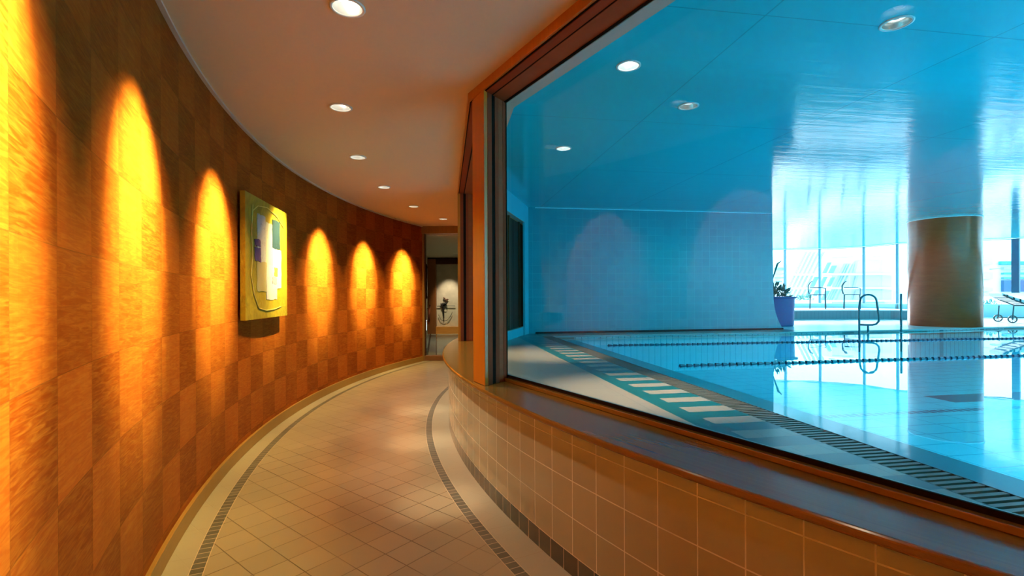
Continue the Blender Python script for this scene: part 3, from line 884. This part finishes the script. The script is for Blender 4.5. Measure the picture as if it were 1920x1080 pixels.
for yy, zz in ((9.7, .69), (12.6, .885)):
    bm = bmesh.new(); tube_bm(bm, [(*wl(yy, .0), zz - .03), (*wl(yy, .05), zz - .03), (*wl(yy, .07), zz)], .008, 6); from_bm('rail_bracket', bm, TRACK, rl)
wlmp = empty('wall_lamp', (*wl(9.75), .6)); tag(wlmp, 'small glowing white lamp low on the wall beyond the doorway', 'lamp')
prism('lamp_body', [wl(9.5), wl(9.5, .02), wl(9.85, .02), wl(9.85)], .47, .71, WHITEM, wlmp, bevel=.004)
prism('lamp_lens', [wl(9.53, .02), wl(9.53, .026), wl(9.82, .026), wl(9.82, .02)], .49, .69, lamp_mat('lamp_glow', (.85, 1, 1), 5), wlmp)
t = downlight('downlight', -1.5, 12.9, 2.29, .055, 'tiny lit downlight in the ceiling beyond the doorway', 'downlights beyond the doorway', BULB)
spot('added_room_spot', (-1.2, 11.4, 2.27), (-1.3, 11.6, 0), 75, 120, 1.0, (.95, .95, .62), .05)  # added broad spot to brighten the room, no fixture of its own

# ------------------------------------------------------------------ glass front: mullions, rails, panes, parapet
fr = empty('window_5', (*FAC[4], Z_DECK)); struct(fr, 'curved glass front of the pool hall')
MUL = plain('pale_blue_mullion', (.22, .38, .46), .4)
GF = mat_clear('clear_front_glass', .04, (.99, 1, 1))
for k, p in enumerate(FAC):
    r = .032 if k != 6 else .075
    q = bmesh.new(); box_bm(q, (p.x, p.y, 1.79 if k != 6 else 1.94), (r * 2, r * 2, 1.80 if k != 6 else 1.49), Matrix.Rotation(math.atan2(p.y, p.x) if False else .6, 4, 'Z'))
    mo = from_bm('mullion', q, MUL if k != 6 else plain('deep_blue_mullion', (.001, .12, .20), .5, 0, .2), fr)
for k in range(len(FAC) - 1):
    p, q = FAC[k], FAC[k + 1]; dn = (q - p).normalized(); nn_ = Vector((dn.y, -dn.x))
    if k >= 8: struct(prism('added_wall_right', [p, q, q - nn_ * .1, p - nn_ * .1], .3, 2.75, BLUEPAINT)); continue  # unseen end bays closed by an added wall to cut sky light
    prism('glass_pane', [p, q, q + nn_ * .008, p + nn_ * .008], .88, 2.66, GF, fr)
    for z0 in (2.655, 1.345 * 0 + 2.30):
        if z0 > 2.6: prism('head_rail', [p, q, q + nn_ * .05, p + nn_ * .05], z0 + .012, z0 + .03, MUL, fr)
PAR = mat_plaster('white_parapet', (.80, .84, .86), .4)
m = M('ribbed_bench_tiles', rough=.35); x, y, z = m.pos(); aa, bb, _ = ab_nodes(m)
m.color(m.mix(line(aa + 30.0, .10, .012) * .5, (.20, .36, .42), (.10, .22, .28)))
RIB = m.m
bm = bmesh.new()
for k in range(len(FAC) - 1):
    p, q = FAC[k], FAC[k + 1]; nn_ = Vector(((q - p).normalized().y, -(q - p).normalized().x))
    prism_bm(bm, [p - nn_ * .12, q - nn_ * .12, q + nn_ * .12, p + nn_ * .12], .4, .88)
struct(from_bm('wall_parapet', bm, PAR))
# raised step platform in front of the glass
def fpath(o): return [p for p in offs(-o, FAC)]
inw = [Vector((4.6, 12.9)), Vector((7.4, 12.75)), Vector((9.0, 12.85)), Vector((9.9, 12.65)), Vector((10.6, 12.1)), Vector((11.0, 11.6))]
outw = [Vector((4.6, 16.1)), FAC[1] + Vector((0, -.15)), FAC[2] + Vector((-.02, -.15)), FAC[3] + Vector((-.05, -.15)), FAC[4] + Vector((-.1, -.15)), FAC[5] + Vector((-.15, -.1))]
struct(strip_prism('step_platform', inw, outw, Z_DECK, .735, RIB), 'low tiled platform before the glass front')
struct(strip_prism('trim_8', [p + Vector((.04, .2)) for p in inw], outw, .7349, .739, PAR))
struct(strip_prism('trim_7', [p + Vector((-.01, -.02)) for p in inw], [p + Vector((.05, .25)) for p in inw], .735, .760, PAR))

# ------------------------------------------------------------------ planter, handrails, chairs, lounger
t = empty('planter', (5.60, 10.15, Z_DECK)); tag(t, 'tall blue round planter with leafy plant beside the blue tiled wall end', 'planter')
PB = plain('cobalt_glaze', (.001, .15, .36), .4, 0, .3)
pot = lathe('pot', [(.001, 0), (.26, 0), (.275, .03), (.29, .55), (.295, .585), (.27, .585), (.25, .5), (.001, .49)], (5.60, 10.15, Z_DECK), PB, t, seg=40)
lathe('rim', [(.29, .575), (.345, .585), (.345, .61), (.27, .61), (.27, .585), (.29, .575)], (5.60, 10.15, Z_DECK), PB, pot, seg=40, cap=False)
def leaf_ball(name, c, rx, rz, n, size, mat, parent, seed):
    rnd = random.Random(seed); bm = bmesh.new()
    for _ in range(n):
        th = rnd.uniform(0, 6.283); ph = math.acos(rnd.uniform(-.2, 1)); rr = rnd.uniform(.5, 1)
        p = Vector((rx * rr * math.sin(ph) * math.cos(th), rx * rr * math.sin(ph) * math.sin(th), rz * rr * math.cos(ph)))
        dr = (p.normalized() + Vector((rnd.uniform(-.6, .6), rnd.uniform(-.6, .6), rnd.uniform(-.2, .6)))).normalized()
        sd = dr.cross(Vector((rnd.uniform(-1, 1), rnd.uniform(-1, 1), 1))).normalized(); up = dr.cross(sd)
        s = size * rnd.uniform(.6, 1.2); b = Vector(c) + p
        vs = [bm.verts.new(b), bm.verts.new(b + dr * s * .4 + sd * s * .22 + up * s * .05), bm.verts.new(b + dr * s - up * s * .12), bm.verts.new(b + dr * s * .4 - sd * s * .22 + up * s * .05), bm.verts.new(b + dr * s * .45 + up * s * .1)]
        for a_, b_, c_ in ((0, 1, 4), (1, 2, 4), (2, 3, 4), (3, 0, 4)): bm.faces.new((vs[a_], vs[b_], vs[c_]))
    return from_bm(name, bm, mat, parent)
LEAF = plain('teal_green_leaf', (.02, .16, .14), .5)
leaf_ball('foliage', (5.55, 10.15, 1.13), .24, .25, 260, .11, LEAF, t, 3)
bm = bmesh.new(); tube_bm(bm, [(5.5, 10.15, 1.1), (5.47, 10.15, 1.5), (5.56, 10.12, 1.82), (5.63, 10.1, 1.88)], [.012, .012, .022, .008], 6); from_bm('tall_stem', bm, LEAF, t)

def px(x_, y_, d_):
    u_, v_ = x_ - 960, y_ - 540
    X_ = u_ - .0045 * v_; Y_ = v_ + .0045 * u_ + 540
    return Vector((X_ / 907 * d_, d_, 1.17 - (Y_ - 555) * d_ / 907))
RAILM = plain('dark_teal_steel', (.05, .16, .19), .3, .6)
def loop_rail(base, ax, label, wide):
    """P-shaped grab rail; ax = horizontal direction of its plane"""
    t = empty('grab_rail', base); tag(t, label, 'handrail', 'grab rails at the pool steps')
    B_ = Vector(base); ax = Vector((*ax, 0)).normalized()
    def q(u, z): return B_ + ax * u + Vector((0, 0, z))
    pts = [q(0, -.35), q(0, .0), q(.0, .42), q(.012, .54)]
    for k in range(9):
        an = math.pi - math.pi * k / 8; pts.append(q(.13 + .118 * math.cos(an), .535 + .115 * math.sin(an)))
    pts += [q(.262, .42), q(.283, .25), q(.275, .185), q(.24, .14), q(.19, .125), q(.10, .122), q(0.01, .125)]
    bm = bmesh.new(); tube_bm(bm, pts, .0165, 10); from_bm('rail_loop', bm, RAILM, t, smooth=True)
    bm = bmesh.new(); tube_bm(bm, [q(.125, .125), q(.125, -.02)], .0165, 10); rp = from_bm('rail_post', bm, RAILM, t, smooth=True)
    lathe('foot_flange', [(.001, 0), (.03, 0), (.03, .008), (.001, .01)], tuple(q(.125, -.006)), CHROME, rp, seg=16)
    return t
Bp = px(1611.5, 622, 8.45); loop_rail((Bp.x, Bp.y, Z_WATER + .03), (.9, -.43), 'looped steel grab rail seen broadside at the pool steps', 1)
Bp = px(1690, 622, 8.45); v = Vector((Bp.x, Bp.y)).normalized(); loop_rail((Bp.x, Bp.y, Z_WATER + .03), (-v.x, -v.y), 'steel grab rail seen edge-on just left of the brown column', 1)

IRON = plain('dark_green_iron', (.02, .07, .08), .5)
def chair():
    t = empty('patio_chair', (0, 0, 0))
    for (x_, y_) in ((-.2, -.2), (.2, -.2), (-.2, .2), (.2, .2)):
        bm = bmesh.new(); tube_bm(bm, [(x_, y_, 0), (x_ * .95, y_ * .95, .42)], .015, 8); from_bm('leg', bm, IRON, t)
    bm = bmesh.new(); box_bm(bm, (0, 0, .43), (.42, .42, .025)); from_bm('seat', bm, IRON, t, bevel=.008)
    for s in (-.2, .2):
        bm = bmesh.new(); tube_bm(bm, [(.2, s, .43), (.2, s, .62), (.1, s, .64), (-.2, s, .64)], .010, 8); from_bm('armrest', bm, IRON, t)
    bm = bmesh.new(); n = 8
    for i in range(n):
        y0 = -.2 + .4 * i / n; y1 = y0 + .4 / n * .7
        pr = [(-.20, .45), (-.23, .58), (-.225, .70), (-.18, .79), (-.12, .84)]
        vs = [[bm.verts.new((x_, y0, z_)), bm.verts.new((x_, y1, z_)), bm.verts.new((x_ - .028, y1, z_)), bm.verts.new((x_ - .028, y0, z_))] for x_, z_ in pr]
        for a_, b_ in zip(vs, vs[1:]):
            for k in range(4): bm.faces.new((a_[k], a_[(k + 1) % 4], b_[(k + 1) % 4], b_[k]))
        bm.faces.new(vs[0]); bm.faces.new(vs[-1][::-1])
    from_bm('backrest', bm, IRON, t)
    return t
def copy_tree(o, parent=None):
    c = o.copy(); COL.objects.link(c); c.parent = parent
    for ch in list(o.children): copy_tree(ch, c)
    return c
ch1 = chair(); ch2 = copy_tree(ch1)
for c_, p_, rz, lab in ((ch1, px(1533.5, 580, 14.5), -.55, 'left dark patio chair on the platform, before a window mullion'), (ch2, px(1598, 580, 14.5), -.63, 'right dark patio chair on the platform, nearer the grab rails')):
    c_.location = (p_.x, p_.y, .761 if False else .7355); c_.rotation_euler = (0, 0, rz); tag(c_, lab, 'chair', 'patio chairs on the platform')

# wheeled sun lounger at the right edge
t = empty('sun_lounger', (11.5, 11.0, Z_DECK)); tag(t, 'wheeled sun lounger with striped cushion at the right picture edge', 'sun lounger')
L0 = Vector((11.15, 11.0)); ld = Vector((.93, -.36)).normalized(); ln = Vector((ld.y, -ld.x))
def lp(u, w, z): q = L0 + ld * u + ln * w; return Vector((q.x, q.y, Z_DECK + z))
for s in (-.28, .28):
    bm = bmesh.new(); tube_bm(bm, [lp(-.1, s, .62), lp(.1, s, .50), lp(.35, s, .38), lp(1.6, s, .38)], .016, 8); from_bm('side_rail', bm, IRON, t)
    for u in (.05, .75):
        bm = bmesh.new()
        cpts = [lp(u + .075 * math.cos(a_ * .3927), s, .085 + .075 * math.sin(a_ * .3927)) for a_ in range(16)]
        tube_bm(bm, cpts, .013, 6, close=True)
        for a_ in range(4):
            an = a_ * .785; tube_bm(bm, [lp(u + .07 * math.cos(an), s, .085 + .07 * math.sin(an)), lp(u - .07 * math.cos(an), s, .085 - .07 * math.sin(an))], .004, 5)
        from_bm('wheel', bm, IRON, t)
        bm = bmesh.new(); tube_bm(bm, [lp(u, s, .085), lp(u + .02, s, .38)], .012, 6); from_bm('leg', bm, IRON, t)
for u in (.05, .75):
    bm = bmesh.new(); tube_bm(bm, [lp(u, -.28, .085), lp(u, .28, .085)], .010, 6); from_bm('axle', bm, IRON, t)
bm = bmesh.new(); tube_bm(bm, [lp(.05, -.28, .10), lp(.75, -.28, .10)], .010, 6); from_bm('lower_rail', bm, IRON, t)
m = M('striped_cushion', rough=.8); x, y, z = m.pos()
st = ((x * ld.x + y * ld.y) / .11 + 40.0).fract().lt(.3)
m.color(m.mix(st, (.75, .78, .78), (.02, .05, .06)))
bm = bmesh.new()
def slab(pts, hw, th):
    rows = []
    for u, z_ in pts: rows.append([bm.verts.new(lp(u, -hw, z_)), bm.verts.new(lp(u, hw, z_)), bm.verts.new(lp(u, hw, z_ + th)), bm.verts.new(lp(u, -hw, z_ + th))])
    for a_, b_ in zip(rows, rows[1:]):
        for k in range(4): bm.faces.new((a_[k], a_[(k + 1) % 4], b_[(k + 1) % 4], b_[k]))
    bm.faces.new(rows[0]); bm.faces.new(rows[-1][::-1])
slab([(-.12, .60), (.1, .50), (.38, .40), (.9, .39), (1.6, .39)], .27, .07)
from_bm('cushion', bm, m.m, t, bevel=.012)
# low hedge bush and flowers outside
t = empty('bush', (13.6, 14.6, .5)); tag(t, 'small teal green bush right of the brown column outside', 'bush')
p_ = px(1855, 580, 14.0)
leaf_ball('foliage', (p_.x, p_.y, .62), .30, .36, 320, .10, plain('light_teal_leaf', (.05, .26, .24), .6), t, 8); t.location = (p_.x, p_.y, Z_DECK)
for chd in t.children: chd.matrix_parent_inverse = Matrix.Translation(t.location).inverted()
bm = bmesh.new(); tube_bm(bm, [(p_.x, p_.y, Z_DECK), (p_.x, p_.y, .75)], .02, 6); from_bm('stem', bm, LEAF, t)
t = empty('flower_bed', (9.0, 17.6, .5)); tag(t, 'low flowering hedge behind the glass beside the planter', 'hedge')
rr = random.Random(5)
p_ = px(1504, 561, 17.2); bm = bmesh.new(); box_bm(bm, (p_.x, p_.y, .70), (.9, .3, .52)); from_bm('planting_box', bm, PAR, t)
for k in range(5):
    p_ = px(1492 + k * 6, 561, 17.2)
    leaf_ball('shrub', (p_.x, p_.y, 1.0), .16, .16, 70, .08, plain('pale_leaf_%d' % k, (.18, .34, .26), .6), t, 20 + k)

# ------------------------------------------------------------------ terrace and buildings outside
TERR = mat_plaster('pale_terrace', (.60, .66, .68), .7)
struct(prism('terrace', [(4.5, 16.0), (-5, 20), (-5, 60), (60, 60), (60, -10), (19, -10), (18, 8), (14.5, 13.4), (11.8, 16.0)], -.2, .45, TERR), 'bright terrace outside the glass')
WH = mat_plaster('white_facade', (.80, .83, .86), .7)
LAV = plain('pale_lavender_panel', (.62, .68, .78), .6)
BLG = plain('blue_window_glass', (.20, .36, .52), .3)
GRYL = plain('grey_slat', (.46, .54, .58), .6)
def quad_px(name, pp, d_, th, mat, parent):
    bm = bmesh.new(); f_ = [bm.verts.new(px(x_, y_, d_)) for x_, y_ in pp]; b_ = [bm.verts.new(px(x_, y_, d_) + Vector((0, th, 0))) for x_, y_ in pp]
    bm.faces.new(f_); bm.faces.new(b_[::-1]); n = len(pp)
    for i in range(n): bm.faces.new((f_[i], f_[(i + 1) % n], b_[(i + 1) % n], b_[i]))
    return from_bm(name, bm, mat, parent)
b1 = empty('building', tuple(px(1580, 560, 27))); tag(b1, 'white building with slanted slats and pale bands seen left of the brown column', 'building')
quad_px('wall', [(1560, 585), (1560, 480), (1785, 472), (1785, 585)], 27.5, 3, WH, b1)
for y0, y1 in ((488, 512), (517, 538), (544, 562)):
    quad_px('wall_panel', [(1604, y1), (1610, y0), (1672, y0), (1672, y1)], 27.2, .2, LAV, b1)
for y0 in (513, 539, 563):
    quad_px('ledge', [(1470, y0 + 3.5), (1470, y0), (1700, y0 - 1), (1700, y0 + 2.5)], 26.6, .5, WH, b1)
def slat(x0, y0, y1, w, mat, nm='slat'):
    k = .485; quad_px(nm, [(x0, y0), (x0 + (y0 - y1) * k, y1), (x0 + (y0 - y1) * k + w, y1), (x0 + w, y0)], 27.0, .15, mat, b1)
for i, x0 in enumerate((1462, 1470, 1478, 1486, 1495)):
    slat(x0 + 10, 555, 472, 2.0, GRYL)
for x0, y0, y1, w in ((1514, 553, 542, 5), (1521, 538, 519, 6), (1545, 512, 492, 5), (1538, 538, 519, 5), (1527, 555, 544, 5), (1542, 563, 545, 6), (1556, 512, 498, 7), (1553, 537, 520, 5)):
    slat(x0, y0, y1, w, BLG, 'glass_strip')
for x0 in (1552, 1556.5, 1561, 1568): slat(x0, 563, 494, 1.3, GRYL)
for x0, y0, x1, y1 in ((1555, 477, 1585, 473), (1562, 483, 1600, 481), (1626, 473, 1658, 468), (1640, 481, 1672, 478)):
    quad_px('pipe', [(x0, y0 + .8), (x0, y0), (x1, y1), (x1, y1 + .8)], 27.0, .1, GRYL, b1)
b2 = empty('building', tuple(px(1466, 560, 26))); tag(b2, 'narrow striped facade seen above the blue planter', 'building')
quad_px('wall', [(1440, 583), (1440, 497), (1477, 497), (1477, 583)], 26, 2, WH, b2)
for y0, y1, x1, mt in ((501.5, 506.5, 1473, BLG), (511.8, 514, 1472, plain('pink_band', (.40, .25, .32), .6)), (519.5, 522, 1470, BLG), (526.5, 529.5, 1467, BLG)):
    quad_px('louvre', [(1455, y1), (1455, y0), (x1, y0), (x1 - 1, y1)], 25.8, .15, mt, b2)
b3 = empty('building', tuple(px(1900, 560, 26))); tag(b3, 'white building with blue bands and dark window right of the brown column', 'building')
quad_px('wall', [(1842, 556), (1842, 478), (1990, 470), (1990, 556)], 26, 2, WH, b3)
for y0, y1, x0, mt in ((490, 496.5, 1878, plain('teal_band', (.03, .22, .30), .6)), (501, 505.5, 1883, plain('mauve_band', (.32, .28, .36), .6)), (511, 514.5, 1883, plain('teal_band', (.05, .25, .32), .6)), (519.5, 523, 1883, plain('teal_band', (.05, .25, .32), .6))):
    quad_px('louvre', [(x0, y1), (x0, y0), (1980, y0), (1980, y1)], 25.8, .15, mt, b3)
quad_px('dark_window', [(1883, 547), (1883, 525.5), (1980, 525.5), (1980, 547)], 25.8, .15, plain('navy_glass', (.008, .06, .16), .3), b3)
for y0, y1 in ((482, 496), (511, 523), (539.5, 546)):
    quad_px('wall_panel', [(1844, y1), (1844, y0), (1862, y0), (1862, y1)], 25.8, .15, LAV, b3)
quad_px('flag_rod', [(1859, 505.5), (1859, 504), (1877, 502.6), (1877, 503.3)], 25.6, .1, BLG, b3)
quad_px('handle_bar', [(1846, 552.6), (1846, 550.6), (1874, 550.6), (1874, 552.6)], 25.7, .1, LAV, b3)
